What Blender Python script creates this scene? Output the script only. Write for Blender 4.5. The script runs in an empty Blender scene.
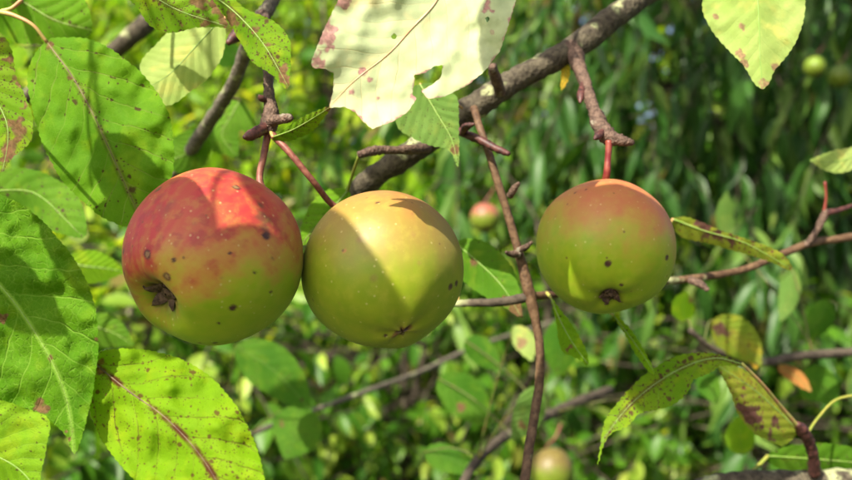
import bpy, math, random
import numpy as np
from mathutils import Vector, Matrix, noise
from mathutils.geometry import delaunay_2d_cdt

random.seed(7)
rng = np.random.default_rng(7)
S = bpy.context.scene
COL = S.collection

# ------------------------------------------------------------------ camera
CAM_H = 1.40            # metres above the grass
F = 900.0               # focal length in photo pixels (photo 852 x 480)
CX, CY = 426.0, 240.0
cam = bpy.data.cameras.new('camera')
camo = bpy.data.objects.new('camera', cam); COL.objects.link(camo)
camo.location = (0, 0, CAM_H); camo.rotation_euler = (math.radians(90), 0, 0)
cam.sensor_width = 36.0; cam.lens = 36.0 * F / 852.0
cam.clip_start = 0.005; cam.clip_end = 400
cam.dof.use_dof = True; cam.dof.focus_distance = 0.25; cam.dof.aperture_fstop = 14.5
S.camera = camo

# ------------------------------------------------------------------ light
SUN = Vector((-0.40, -0.60, 0.69)).normalized()      # towards the sun
w = bpy.data.worlds.new('World'); S.world = w; w.use_nodes = True
nt = w.node_tree
sky = nt.nodes.new('ShaderNodeTexSky'); sky.sky_type = 'NISHITA'; sky.sun_disc = False
sky.air_density = .8; sky.dust_density = 4.0; sky.ozone_density = .6
sky.sun_elevation = math.asin(SUN.z); sky.sun_rotation = math.atan2(SUN.x, SUN.y)
bg = nt.nodes['Background']; nt.links.new(sky.outputs[0], bg.inputs[0]); bg.inputs[1].default_value = 0.11
sl = bpy.data.lights.new('sun', 'SUN'); sl.energy = 4.9; sl.angle = math.radians(0.5); sl.color = (1, .93, .78)
so = bpy.data.objects.new('sun', sl); COL.objects.link(so); so.location = SUN * 5
so.rotation_euler = SUN.to_track_quat('Z', 'Y').to_euler()
S.view_settings.view_transform = 'Standard'; S.view_settings.look = 'None'
S.view_settings.exposure = 1.2; S.view_settings.gamma = 1
S.render.engine = 'CYCLES'
S.cycles.max_bounces = 6; S.cycles.diffuse_bounces = 4; S.cycles.transmission_bounces = 4

# ------------------------------------------------------------------ helpers
def P(px, py, z):
    """photo pixel + distance from the lens plane -> point in the place"""
    return Vector(((px - CX) / F * z, z, CAM_H + (CY - py) / F * z))

def tag(o, label=None, cat=None, group=None, kind=None):
    if label: o['label'] = label
    if cat: o['category'] = cat
    if group: o['group'] = group
    if kind: o['kind'] = kind
    return o

def thing(name, loc, label, cat, group=None):
    o = bpy.data.objects.new(name, None); COL.objects.link(o)
    o.location = loc; o.empty_display_size = .01
    return tag(o, label, cat, group)

def world_loc(o):
    v = Vector(o.location)
    while o.parent:
        o = o.parent; v += Vector(o.location)
    return v

def mesh_obj(name, verts, faces, mat, parent=None, smooth=True):
    """verts in place coordinates; parent is an un-rotated empty or part"""
    off = world_loc(parent) if parent else Vector((0, 0, 0))
    m = bpy.data.meshes.new(name)
    m.from_pydata([tuple(Vector(v) - off) for v in verts], [], faces)
    if smooth: m.polygons.foreach_set('use_smooth', [True] * len(m.polygons))
    m.materials.append(mat); m.update()
    o = bpy.data.objects.new(name, m); COL.objects.link(o)
    if parent: o.parent = parent
    return o

def catmull(pts, per=8):
    pts = [np.array(p, float) for p in pts]
    if len(pts) < 3:
        return [pts[0] + (pts[-1] - pts[0]) * t for t in np.linspace(0, 1, per + 1)]
    out = []
    ext = [2 * pts[0] - pts[1]] + pts + [2 * pts[-1] - pts[-2]]
    for i in range(1, len(ext) - 2):
        p0, p1, p2, p3 = ext[i-1], ext[i], ext[i+1], ext[i+2]
        for k in range(per):
            t = k / per
            out.append(.5 * ((2*p1) + (-p0+p2)*t + (2*p0-5*p1+4*p2-p3)*t*t + (-p0+3*p1-3*p2+p3)*t**3))
    out.append(pts[-1])
    return out

def tube_data(path, sides=8, knob=0.0, per=6, seed=0.0):
    """path: list of (x,y,z,r) -> verts, faces with round ends"""
    q = catmull(path, per)
    pts = [Vector(a[:3]) for a in q]; rad = [max(1e-5, a[3]) for a in q]
    n = len(pts); verts = []; faces = []
    t0 = (pts[1] - pts[0]).normalized()
    u = t0.orthogonal().normalized()
    for i in range(n):
        t = (pts[min(i+1, n-1)] - pts[max(i-1, 0)]).normalized()
        u = (u - t * u.dot(t)).normalized(); v = t.cross(u)
        for k in range(sides):
            a = 2 * math.pi * k / sides
            d = u * math.cos(a) + v * math.sin(a)
            r = rad[i]
            if knob:
                pp = pts[i] + d * r
                r *= 1 + knob * noise.noise(pp * (0.55 / r) + Vector((seed, 0, 0))) + knob * .6 * noise.noise(pp * (1.7 / r))
            verts.append(pts[i] + d * r)
    for i in range(n - 1):
        for k in range(sides):
            a = i * sides + k; b = i * sides + (k + 1) % sides
            faces.append((a, b, b + sides, a + sides))
    a = len(verts); verts.append(pts[0] - t0 * rad[0] * .6)
    b = len(verts); verts.append(pts[-1] + (pts[-1] - pts[-2]).normalized() * rad[-1] * .6)
    for k in range(sides):
        faces.append((a, (k + 1) % sides, k))
        faces.append((b, (n-1) * sides + k, (n-1) * sides + (k + 1) % sides))
    return verts, faces

def tube(name, path, mat, parent, sides=8, knob=0.0, per=6, seed=0.0):
    v, f = tube_data(path, sides, knob, per, seed)
    return mesh_obj(name, v, f, mat, parent)

def pxpath(lst):
    """(px,py,z,r_px) -> (x,y,z,r) in metres"""
    return [(*P(a, b, z), r * z / F) for a, b, z, r in lst]

# ------------------------------------------------------------------ materials
class NT:
    def __init__(self, name):
        self.m = bpy.data.materials.new(name); self.m.use_nodes = True
        self.t = self.m.node_tree; self.t.nodes.clear()
        self.out = self.t.nodes.new('ShaderNodeOutputMaterial')
    def n(self, typ, **kw):
        nd = self.t.nodes.new(typ)
        for k, v in kw.items(): setattr(nd, k, v)
        return nd
    def l(self, a, b): self.t.links.new(a, b)
    def val(self, x, sock):
        if isinstance(x, bpy.types.NodeSocket): self.l(x, sock)
        else: sock.default_value = x
    def math(self, op, a, b=0.0, c=None, clamp=False):
        nd = self.n('ShaderNodeMath', operation=op); nd.use_clamp = clamp
        self.val(a, nd.inputs[0]); self.val(b, nd.inputs[1])
        if c is not None: self.val(c, nd.inputs[2])
        return nd.outputs[0]
    def ss(self, x, lo, hi, a=0.0, b=1.0):
        nd = self.n('ShaderNodeMapRange', interpolation_type='SMOOTHSTEP')
        self.val(x, nd.inputs[0]); self.val(lo, nd.inputs[1]); self.val(hi, nd.inputs[2])
        self.val(a, nd.inputs[3]); self.val(b, nd.inputs[4])
        return nd.outputs[0]
    def mix(self, fac, a, b, mode='MIX'):
        nd = self.n('ShaderNodeMix', data_type='RGBA', blend_type=mode)
        self.val(fac, nd.inputs[0])
        for x, s in ((a, nd.inputs[6]), (b, nd.inputs[7])):
            if isinstance(x, bpy.types.NodeSocket): self.l(x, s)
            else: s.default_value = (*x, 1) if len(x) == 3 else x
        return nd.outputs[2]
    def noise(self, vec, scale, detail=3.0, rough=.55, dist=0.0):
        nd = self.n('ShaderNodeTexNoise'); self.l(vec, nd.inputs['Vector'])
        nd.inputs['Scale'].default_value = scale; nd.inputs['Detail'].default_value = detail
        nd.inputs['Roughness'].default_value = rough; nd.inputs['Distortion'].default_value = dist
        return nd
    def voro(self, vec, scale, feature='F1'):
        nd = self.n('ShaderNodeTexVoronoi', feature=feature); self.l(vec, nd.inputs['Vector'])
        nd.inputs['Scale'].default_value = scale
        return nd
    def bump(self, h, strength, dist):
        nd = self.n('ShaderNodeBump'); nd.inputs['Strength'].default_value = strength
        nd.inputs['Distance'].default_value = dist; self.l(h, nd.inputs['Height'])
        return nd.outputs[0]

def principled(g, col, rough, spec=.4, normal=None):
    p = g.n('ShaderNodeBsdfPrincipled')
    g.val(col if isinstance(col, bpy.types.NodeSocket) else (*col, 1), p.inputs['Base Color'])
    g.val(rough, p.inputs['Roughness']); p.inputs['Specular IOR Level'].default_value = spec
    if normal: g.l(normal, p.inputs['Normal'])
    return p

def sheet(g, col, transl_col, fac, rough, spec, normal):
    """a leaf blade: reflects on its face, glows when lit from behind"""
    p = principled(g, col, rough, spec, normal)
    tr = g.n('ShaderNodeBsdfTranslucent'); g.l(transl_col, tr.inputs[0])
    if normal: g.l(normal, tr.inputs['Normal'])
    mx = g.n('ShaderNodeMixShader'); g.val(fac, mx.inputs[0])
    g.l(p.outputs[0], mx.inputs[1]); g.l(tr.outputs[0], mx.inputs[2])
    g.l(mx.outputs[0], g.out.inputs[0])

def leaf_mat(name, c1=(.085, .20, .022), c2=(.13, .26, .03), vein=(.22, .36, .09), veinf=.5, brownvein=0.0,
             spots=.3, spotsize=1.0, spotcol=(.055, .022, .016), transl=.42, rough=.65, seed=0.0, spec=.06,
             blotch=(.12, .06, .035), net=.35, N=8.0, bmp=.45):
    g = NT(name)
    tc = g.n('ShaderNodeTexCoord')
    uv = g.n('ShaderNodeSeparateXYZ'); g.l(tc.outputs['UV'], uv.inputs[0])
    mp = g.n('ShaderNodeMapping'); g.l(tc.outputs['Object'], mp.inputs[0]); mp.inputs['Location'].default_value = (seed, seed * .7, -seed)
    ob = mp.outputs[0]
    n1 = g.noise(ob, 45, 3); n2 = g.noise(ob, 420, 3); n3 = g.noise(ob, 130, 2); n4 = g.noise(ob, 900, 2)
    u = g.math('MULTIPLY_ADD', g.math('SUBTRACT', n1.outputs['Fac'], .5), .16, uv.outputs[0])
    wv = g.math('SUBTRACT', uv.outputs[1], .5)
    aw = g.math('ABSOLUTE', wv)
    side = g.math('MULTIPLY', g.math('GREATER_THAN', wv, 0.0), .42)
    t = g.math('ADD', g.math('MULTIPLY', u, N), side)
    t = g.math('SUBTRACT', t, g.math('MULTIPLY', g.math('POWER', aw, .85), N * .85))
    fr = g.math('ABSOLUTE', g.math('SUBTRACT', g.math('FRACT', t), .5))
    lat = g.math('MULTIPLY', g.ss(fr, .452, .494), g.ss(n1.outputs['Fac'], .30, .62, .25, 1.0))
    lat = g.math('MULTIPLY', lat, g.ss(aw, .42, .12))
    mid = g.ss(aw, .013, .004)
    vw = g.n('ShaderNodeVectorMath', operation='MULTIPLY_ADD'); g.l(n2.outputs['Color'], vw.inputs[0]); vw.inputs[1].default_value = (.025, .025, 0); g.l(tc.outputs['UV'], vw.inputs[2])
    vn = g.voro(vw.outputs[0], 34, 'DISTANCE_TO_EDGE'); net_ = g.ss(vn.outputs[0], .06, .0)
    vn2 = g.voro(vw.outputs[0], 90, 'DISTANCE_TO_EDGE'); net2 = g.ss(vn2.outputs[0], .1, .0)
    netw = g.math('ADD', g.math('MULTIPLY', net_, net), g.math('MULTIPLY', net2, net * .5))
    veins = g.math('MAXIMUM', g.math('MAXIMUM', lat, mid), netw)
    col = g.mix(g.ss(n1.outputs['Fac'], .35, .68), c1, c2)
    col = g.mix(g.math('MULTIPLY', n2.outputs['Fac'], .45), col, tuple(x * .55 for x in c1))
    col = g.mix(g.math('MULTIPLY', g.ss(n3.outputs['Fac'], .52, .75), .4), col, (c2[0] * 1.7, c2[1] * 1.15, c2[2]))
    col = g.mix(g.math('MULTIPLY', veins, veinf), col, vein)
    if brownvein:
        bn = g.ss(n3.outputs['Fac'], .36, .56)
        bv = g.math('MULTIPLY', g.math('MAXIMUM', g.ss(aw, .024, .008), g.math('MULTIPLY', lat, .7)), bn)
        col = g.mix(g.math('MULTIPLY', bv, brownvein), col, spotcol)
    # scab spots: irregular small specks, denser in some patches
    wob = g.n('ShaderNodeVectorMath', operation='MULTIPLY_ADD')
    g.l(n2.outputs['Color'], wob.inputs[0]); wob.inputs[1].default_value = (.0045, .0045, .0045); g.l(ob, wob.inputs[2])
    uvw = g.n('ShaderNodeVectorMath', operation='MULTIPLY_ADD')
    g.l(n4.outputs['Color'], uvw.inputs[0]); uvw.inputs[1].default_value = (.020, .020, 0); g.l(tc.outputs['UV'], uvw.inputs[2])
    near = g.math('MULTIPLY', g.math('MAXIMUM', g.ss(fr, .34, .49), g.ss(aw, .07, .0)), .38)
    smask = None
    for sc, r0 in ((15 / spotsize, .06), (31 / spotsize, .09), (62 / spotsize, .12)):
        v = g.n('ShaderNodeTexVoronoi', voronoi_dimensions='2D'); g.l(uvw.outputs[0], v.inputs['Vector']); v.inputs['Scale'].default_value = sc + seed * .13
        sep = g.n('ShaderNodeSeparateColor'); g.l(v.outputs['Color'], sep.inputs[0])
        keep = g.math('GREATER_THAN', g.math('ADD', near, g.math('MULTIPLY_ADD', n1.outputs['Fac'], 1.3, sep.outputs[0])), 1.70 - spots * .75)
        rad = g.math('MULTIPLY_ADD', sep.outputs[1], .20, r0)
        s = g.math('MULTIPLY', g.ss(v.outputs['Distance'], g.math('MULTIPLY', rad, 1.15), g.math('MULTIPLY', rad, .5)), keep)
        smask = s if smask is None else g.math('MAXIMUM', smask, s)
    if spots > 0:
        col = g.mix(g.math('MULTIPLY', smask, .85), col, spotcol)
    at = g.n('ShaderNodeAttribute', attribute_name='blot')
    bl = g.math('ADD', at.outputs['Fac'], g.math('ADD', g.math('MULTIPLY', g.math('SUBTRACT', n2.outputs['Fac'], .5), 1.3), g.math('MULTIPLY', g.math('SUBTRACT', n3.outputs['Fac'], .5), 1.6)))
    bm = g.math('MULTIPLY', g.ss(bl, .28, .78), g.ss(at.outputs['Fac'], .02, .2))
    bcol = g.mix(g.ss(n4.outputs['Fac'], .35, .7), blotch, tuple(x * 1.7 for x in blotch))
    col = g.mix(g.math('MULTIPLY', bm, .9), col, bcol)
    h = g.math('ADD', g.math('MULTIPLY', g.math('MAXIMUM', lat, netw), 1.0), g.math('MULTIPLY', n2.outputs['Fac'], .5))
    puff = g.ss(fr, .5, .0)
    h = g.math('MULTIPLY_ADD', puff, -1.3, h)
    nrm = g.bump(h, bmp, .0006)
    tcol = g.mix(1.0, col, (2.1, 1.9, .55), 'MULTIPLY')
    sheet(g, col, tcol, transl, rough, spec, nrm)
    return g.m

def bg_leaf_mat(name, ca, cb, cc, transl=.36, rough=.5, spec=.25):
    g = NT(name)
    ge = g.n('ShaderNodeNewGeometry'); oi = g.n('ShaderNodeObjectInfo')
    r = g.math('FRACT', g.math('ADD', ge.outputs['Random Per Island'], g.math('MULTIPLY', oi.outputs['Random'], 7.31)))
    tc = g.n('ShaderNodeTexCoord')
    n = g.noise(ge.outputs['Position'], 55, 3)
    ramp = g.n('ShaderNodeValToRGB'); g.l(r, ramp.inputs[0])
    e = ramp.color_ramp.elements
    e[0].color = (*ca, 1); e[1].color = (*cc, 1); e[1].position = .965
    m = e.new(.62); m.color = (*cb, 1); m = e.new(.985); m.color = (.17, .12, .03, 1)
    col = g.mix(g.math('MULTIPLY', n.outputs['Fac'], .5), ramp.outputs[0], tuple(x * .55 for x in ca))
    sp = g.ss(g.noise(ge.outputs['Position'], 150, 2).outputs['Fac'], .66, .72)
    col = g.mix(g.math('MULTIPLY', sp, .55), col, (.06, .035, .02))
    tcol = g.mix(1.0, col, (2.2, 1.9, .5), 'MULTIPLY')
    sheet(g, col, tcol, transl, rough, spec, None)
    return g.m

def bark_mat(name, c1, c2, lichen=.0, scale=260, rough=.85, lcol=(.30, .32, .16), bmp=.8):
    g = NT(name)
    tc = g.n('ShaderNodeTexCoord'); ob = tc.outputs['Object']
    n1 = g.noise(ob, scale, 5, .6); n2 = g.noise(ob, scale * 3.2, 3); n3 = g.noise(ob, scale * .3, 2)
    col = g.mix(g.ss(n1.outputs['Fac'], .32, .68), c1, c2)
    col = g.mix(g.math('MULTIPLY', g.ss(n2.outputs['Fac'], .5, .7), .6), col, tuple(x * .3 for x in c1))
    if lichen:
        lm = g.math('MULTIPLY', g.ss(n3.outputs['Fac'], .66 - lichen * .2, .74 - lichen * .2), g.ss(n2.outputs['Fac'], .3, .5))
        col = g.mix(lm, col, lcol)
    v = g.voro(ob, scale * 2.6)
    h = g.math('ADD', n1.outputs['Fac'], g.math('MULTIPLY', v.outputs['Distance'], .6))
    nrm = g.bump(h, bmp, .0008)
    p = principled(g, col, rough, .25, nrm); g.l(p.outputs[0], g.out.inputs[0])
    return g.m

def plain_mat(name, c1, c2, scale=500, rough=.5, spec=.35):
    g = NT(name)
    tc = g.n('ShaderNodeTexCoord')
    n1 = g.noise(tc.outputs['Object'], scale, 3)
    col = g.mix(g.ss(n1.outputs['Fac'], .35, .65), c1, c2)
    p = principled(g, col, rough, spec, g.bump(n1.outputs['Fac'], .3, .0003)); g.l(p.outputs[0], g.out.inputs[0])
    return g.m

M = {}
M['limb'] = bark_mat('grey_brown_bark', (.038, .030, .020), (.095, .080, .052), lichen=.4)
M['twig'] = bark_mat('red_brown_bark', (.075, .040, .022), (.15, .09, .048), lichen=.15, scale=300, rough=.6, bmp=.3)
M['spur'] = bark_mat('spur_bark', (.060, .036, .026), (.15, .095, .068), lichen=.3, scale=480, rough=.7, lcol=(.22, .19, .14))
M['greytwig'] = bark_mat('grey_twig_bark', (.075, .062, .045), (.18, .155, .115), lichen=.4, scale=380)
M['darktwig'] = bark_mat('dark_twig_bark', (.045, .035, .025), (.10, .078, .055), lichen=.1, scale=120)
M['trunk'] = bark_mat('trunk_bark', (.08, .065, .048), (.18, .155, .12), lichen=.5, scale=60)
M['bud'] = plain_mat('bud_scales', (.035, .014, .013), (.10, .036, .030), 700, .5)
M['redstem'] = plain_mat('red_fruit_stalk', (.14, .016, .018), (.21, .05, .032), 350, .42)
M['brownstem'] = plain_mat('brown_red_fruit_stalk', (.13, .038, .028), (.22, .085, .055), 600, .5)
M['petiole'] = plain_mat('pink_green_petiole', (.42, .20, .10), (.36, .36, .08), 220, .45)
M['ypetiole'] = plain_mat('yellow_green_petiole', (.28, .26, .05), (.20, .24, .035), 220, .45)
M['thinpetiole'] = plain_mat('olive_petiole', (.07, .10, .015), (.10, .08, .02), 220, .6)
M['midrib'] = plain_mat('pale_midrib', (.17, .30, .04), (.24, .33, .08), 400, .5)
M['midribbrown'] = plain_mat('brown_midrib', (.075, .036, .022), (.16, .12, .05), 260, .5)
M['midriborange'] = plain_mat('orange_midrib', (.50, .22, .10), (.62, .48, .28), 160, .5)
M['sepal'] = plain_mat('dry_sepals', (.035, .018, .012), (.11, .065, .04), 900, .8)

# ------------------------------------------------------------------ traced leaves
def poly_inside(px, py, poly):
    x = np.asarray(px); y = np.asarray(py); ins = np.zeros(x.shape, bool)
    n = len(poly); j = n - 1
    for i in range(n):
        xi, yi = poly[i]; xj, yj = poly[j]
        if yi != yj:
            c = ((yi > y) != (yj > y)) & (x < (xj - xi) * (y - yi) / (yj - yi) + xi)
            ins ^= c
        j = i
    return ins

def resample(pl, step, closed=True):
    pl = [np.array(p, float) for p in pl]
    if closed: pl = pl + [pl[0]]
    d = [0]
    for a, b in zip(pl, pl[1:]): d.append(d[-1] + np.linalg.norm(b - a))
    n = max(4, int(d[-1] / step))
    s = np.linspace(0, d[-1], n + 1)[: n if closed else n + 1]
    A = np.array(pl)
    return np.stack([np.interp(s, d, A[:, 0]), np.interp(s, d, A[:, 1])], 1)

def ovate(mid, wl, wr, tip=1.0):
    """leaf outline round a midrib polyline (photo pixels)"""
    q = np.array(catmull(mid, 12)); n = len(q)
    L, R = [], []
    for i in range(n):
        u = i / (n - 1)
        t = q[min(i+1, n-1)] - q[max(i-1, 0)]; t = t / (np.linalg.norm(t) + 1e-9)
        nrm = np.array((-t[1], t[0]))
        prof = (math.sin(math.pi * min(1, u) ** .82)) ** .72 * (1 - .18 * u * tip) if 0 < u < 1 else 0
        if u > .8: prof *= 1 - tip * .35 * ((u - .8) / .2)
        L.append(q[i] + nrm * wl * prof); R.append(q[i] - nrm * wr * prof)
    return [tuple(p) for p in L] + [tuple(p) for p in R[-2:0:-1]]

LEAFN = [0]
def leaf(parent, mat, mid, z0, z1, outline=None, w=None, slope=0.0, fold=.25, bend=0.0, wave=.0016,
         holes=(), blots=(), serr=.9, step=4.0, smooth_outline=True, rib='midrib', ribr=.7, petiole=None, petmat='petiole', shift=None,
         label=None, name='leaf', edgebrown=0.0, frame=None):
    LEAFN[0] += 1; sd = LEAFN[0] * 3.7
    if outline is None: outline = ovate(mid, *(w if isinstance(w, tuple) else (w, w)))
    elif smooth_outline:
        o = [np.array(p, float) for p in outline]; n = len(o); out = []
        for i in range(n):
            p0, p1, p2, p3 = o[i-1], o[i], o[(i+1) % n], o[(i+2) % n]
            for k in range(6):
                t = k / 6
                out.append(.5 * ((2*p1) + (-p0+p2)*t + (2*p0-5*p1+4*p2-p3)*t*t + (-p0+3*p1-3*p2+p3)*t**3))
        outline = out
    ol = resample(outline, min(step, 2.2))
    c = ol.mean(0)
    # saw-toothed margin
    if serr:
        nn = len(ol)
        for i in range(nn):
            t = ol[(i+1) % nn] - ol[i-1]; t = t / (np.linalg.norm(t) + 1e-9)
            nrm = np.array((t[1], -t[0]))
            if (ol[i] - c) @ nrm < 0: nrm = -nrm
            saw = ((i * .31 + .25 * noise.noise(Vector((i * .2, sd, 0)))) % 1.0) - .5
            ol[i] = ol[i] + nrm * serr * (saw * 1.3 + .9 * noise.noise(Vector((i * .09, sd, 3))))
    midq = resample(catmull(mid, 10), 3.0, closed=False)
    seg = np.linalg.norm(np.diff(midq, axis=0), axis=1); Lm = seg.sum(); cum = np.concatenate([[0], np.cumsum(seg)])
    hp = [resample(h, 2.0) for h in holes]
    x0, y0 = ol.min(0); x1, y1 = ol.max(0)
    gx, gy = np.meshgrid(np.arange(x0, x1, step), np.arange(y0, y1, step))
    pts = np.stack([gx.ravel(), gy.ravel()], 1) + rng.uniform(-.25, .25, (gx.size, 2)) * step
    ins = poly_inside(pts[:, 0], pts[:, 1], ol)
    for h in hp: ins &= ~poly_inside(pts[:, 0], pts[:, 1], h)
    pts = pts[ins]
    bd = np.concatenate([ol] + hp)
    if len(pts):
        dm = np.sqrt(((pts[:, None, :] - bd[None]) ** 2).sum(2)).min(1)
        pts = pts[dm > step * .45]
    allp = np.concatenate([bd, pts])
    edges = []; s = 0
    for ring in [ol] + hp:
        n = len(ring); edges += [(s + i, s + (i + 1) % n) for i in range(n)]; s += n
    r = delaunay_2d_cdt([Vector(p) for p in allp], edges, [], 0, 1e-5)
    V2 = np.array([tuple(v) for v in r[0]]); tri = r[2]
    T = np.array([f for f in tri]); cen = V2[T].mean(1)
    ok = poly_inside(cen[:, 0], cen[:, 1], ol)
    for h in hp: ok &= ~poly_inside(cen[:, 0], cen[:, 1], h)
    T = T[ok]
    used = np.unique(T); remap = -np.ones(len(V2), int); remap[used] = np.arange(len(used)); V2 = V2[used]; T = remap[T]
    def uvd(p):
        d = p[:, None, :] - midq[None]; k = (d ** 2).sum(2).argmin(1)
        k1 = np.clip(k + 1, 0, len(midq) - 1); k0 = np.clip(k - 1, 0, len(midq) - 1)
        t = midq[k1] - midq[k0]; t /= np.linalg.norm(t, axis=1)[:, None] + 1e-9
        dv = p - midq[k]
        return (cum[k] + (dv * t).sum(1)) / Lm, dv[:, 0] * -t[:, 1] + dv[:, 1] * t[:, 0]
    def depth(p):
        u, v = uvd(p); uc = np.clip(u, -.1, 1.1)
        z = z0 + (z1 - z0) * uc
        sc = z0 / F if frame is None else frame[4]
        av = np.sqrt(v * v + 9.0) - 3
        z = z + slope * v * sc + fold * av * sc + bend * 4 * uc * (1 - uc) * Lm * sc
        wv = np.array([noise.noise(Vector((a * .028, b * .028, sd))) + .4 * noise.noise(Vector((a * .07, b * .07, sd + 9))) for a, b in p])
        z = z + wave * wv * np.clip(np.abs(v) / 22, .15, 1.4)
        return u, v, z
    u, v, z = depth(V2)
    sh = Vector(shift) if shift is not None else Vector((0, 0, 0))
    def place(a, b, zz_):
        if frame is None: return P(a, b, zz_) + sh
        c0, e1_, e2_, n_, sc_ = frame
        return c0 + e1_ * (a * sc_) + e2_ * (b * sc_) + n_ * zz_
    verts = [place(a, b, c_) for (a, b), c_ in zip(V2, z)]
    ob = mesh_obj(name, verts, [tuple(int(i) for i in t) for t in T], mat, parent)
    me = ob.data
    uvl = me.uv_layers.new(name='UVMap')
    li = np.zeros(len(me.loops), int); me.loops.foreach_get('vertex_index', li)
    buf = np.stack([u[li], v[li] / Lm + .5], 1).astype(np.float32)
    uvl.data.foreach_set('uv', buf.ravel())
    at = me.attributes.new('blot', 'FLOAT', 'POINT')
    b = np.zeros(len(V2))
    bl_ = []
    for (bx, by, br) in blots:
        if br < 5: bl_.append((bx, by, br)); continue
        bl_.append((bx, by, br * .62))
        for _ in range(7):
            a_ = rng.uniform(0, 6.28); q_ = rng.uniform(.35, 1.05) * br
            bl_.append((bx + q_ * math.cos(a_), by + q_ * math.sin(a_), br * rng.uniform(.16, .42)))
    for (bx, by, br) in bl_:
        d = np.sqrt(((V2 - (bx, by)) ** 2).sum(1)); b = np.maximum(b, np.clip(1.45 - d / br, 0, 1))
    if edgebrown:
        dm = np.sqrt(((V2[:, None, :] - ol[None]) ** 2).sum(2)).min(1)
        b = np.maximum(b, np.clip(1.1 - dm / edgebrown, 0, .62))
    at.data.foreach_set('value', b.astype(np.float32))
    if rib:
        mp = resample(mid, 1) if False else resample(catmull(mid, 10), max(4.0, Lm / 30), closed=False)
        inside = poly_inside(mp[:, 0], mp[:, 1], ol); inside[0] = True; mp = mp[inside]
        uu, vv, zz = depth(mp)
        path = []
        for (a, b_), z_, u_ in zip(mp, zz, uu):
            rr = ribr * (1.05 - .85 * min(1, max(0, u_))) * (z_ / F if frame is None else frame[4])
            path.append((*place(a, b_, z_ - rr * .25), rr))
        if len(path) >= 3: tube('midrib', path, M[rib], ob, 6, per=1)
    if petiole:
        q = [(*P(a, b_, z_), r_ * z_ / F) for a, b_, z_, r_ in petiole]
        if shift is not None: q = [(x + sh.x, y + sh.y, zq + sh.z, r_) for x, y, zq, r_ in q]
        tube('petiole', q, M[petmat], ob, 7)
    if label: ob['label'] = label
    return ob

# ------------------------------------------------------------------ ground
gm = NT('meadow_soil')
tc = gm.n('ShaderNodeTexCoord')
na = gm.noise(tc.outputs['Object'], 3.0, 6, .65); nb = gm.noise(tc.outputs['Object'], 40.0, 4)
gc = gm.mix(gm.ss(na.outputs['Fac'], .35, .65), (.035, .060, .014), (.07, .075, .03))
gc = gm.mix(gm.math('MULTIPLY', nb.outputs['Fac'], .6), gc, (.05, .038, .022))
gp = principled(gm, gc, .9, .1, gm.bump(nb.outputs['Fac'], .8, .02)); gm.l(gp.outputs[0], gm.out.inputs[0])
gv = []; gf = []
xs = [-150, -60, -25, -12, -8, -6, -4.5, -3, -2, -1, 0, 1, 2, 3, 4.5, 6, 8, 12, 25, 60, 150]
ys = [-150, -60, -25, -10, -5, -3, -1.5, 0, 1, 2, 3, 4, 5, 6, 7.5, 10, 15, 25, 60, 150]
for y in ys:
    for x in xs:
        gv.append((x, y, .035 * noise.noise(Vector((x * .6, y * .6, 0)))))
nx = len(xs)
for j in range(len(ys) - 1):
    for i in range(nx - 1):
        a = j * nx + i; gf.append((a, a + 1, a + nx + 1, a + nx))
tag(mesh_obj('ground', gv, gf, gm.m), kind='structure')

def batch(name, tmpl_v, tmpl_f, pos, d, nrm, ln, wd, mat, parent=None):
    """many small blades as one mesh"""
    c = np.cross(nrm, d)
    tv = np.array(tmpl_v); k = len(tv)
    V = pos[:, None, :] + (tv[None, :, 0, None] * d[:, None, :]) * ln[:, None, None] \
        + (tv[None, :, 1, None] * c[:, None, :]) * wd[:, None, None] + (tv[None, :, 2, None] * nrm[:, None, :]) * ln[:, None, None]
    V = V.reshape(-1, 3)
    if parent: V = V - np.array(world_loc(parent))
    tf = np.array(tmpl_f); FF = (tf[None] + (np.arange(len(pos)) * k)[:, None, None]).reshape(-1, 3)
    m = bpy.data.meshes.new(name)
    m.vertices.add(len(V)); m.vertices.foreach_set('co', V.astype(np.float32).ravel())
    m.loops.add(FF.size); m.loops.foreach_set('vertex_index', FF.ravel().astype(np.int32))
    m.polygons.add(len(FF)); m.polygons.foreach_set('loop_start', np.arange(0, FF.size, 3).astype(np.int32))
    m.polygons.foreach_set('use_smooth', np.ones(len(FF), bool))
    m.materials.append(mat); m.update(calc_edges=True); m.validate()
    o = bpy.data.objects.new(name, m); COL.objects.link(o)
    if parent: o.parent = parent
    return o

def unit(a): return a / (np.linalg.norm(a, axis=-1, keepdims=True) + 1e-9)

GRASS = bg_leaf_mat('grass_blades', (.05, .11, .015), (.08, .15, .02), (.16, .15, .05), .3, .6, .2)
ng = 16000
gp_ = np.stack([rng.uniform(-5, 5, ng), rng.uniform(.6, 7.5, ng), np.full(ng, -.02)], 1)
gd = unit(np.stack([rng.normal(0, .35, ng), rng.normal(0, .35, ng), np.ones(ng)], 1))
gn = unit(np.cross(gd, unit(rng.normal(0, 1, (ng, 3)))))
gt_v = [(0, -.5, 0), (0, .5, 0), (.5, .4, .04), (.5, -.4, .04), (1, 0, .22)]; gt_f = [(0, 1, 2), (0, 2, 3), (3, 2, 4)]
tag(batch('grass', gt_v, gt_f, gp_, gd, gn, rng.uniform(.08, .32, ng), rng.uniform(.003, .007, ng), GRASS),
    'rough green grass under the shrubs', 'grass', kind='stuff')

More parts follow.
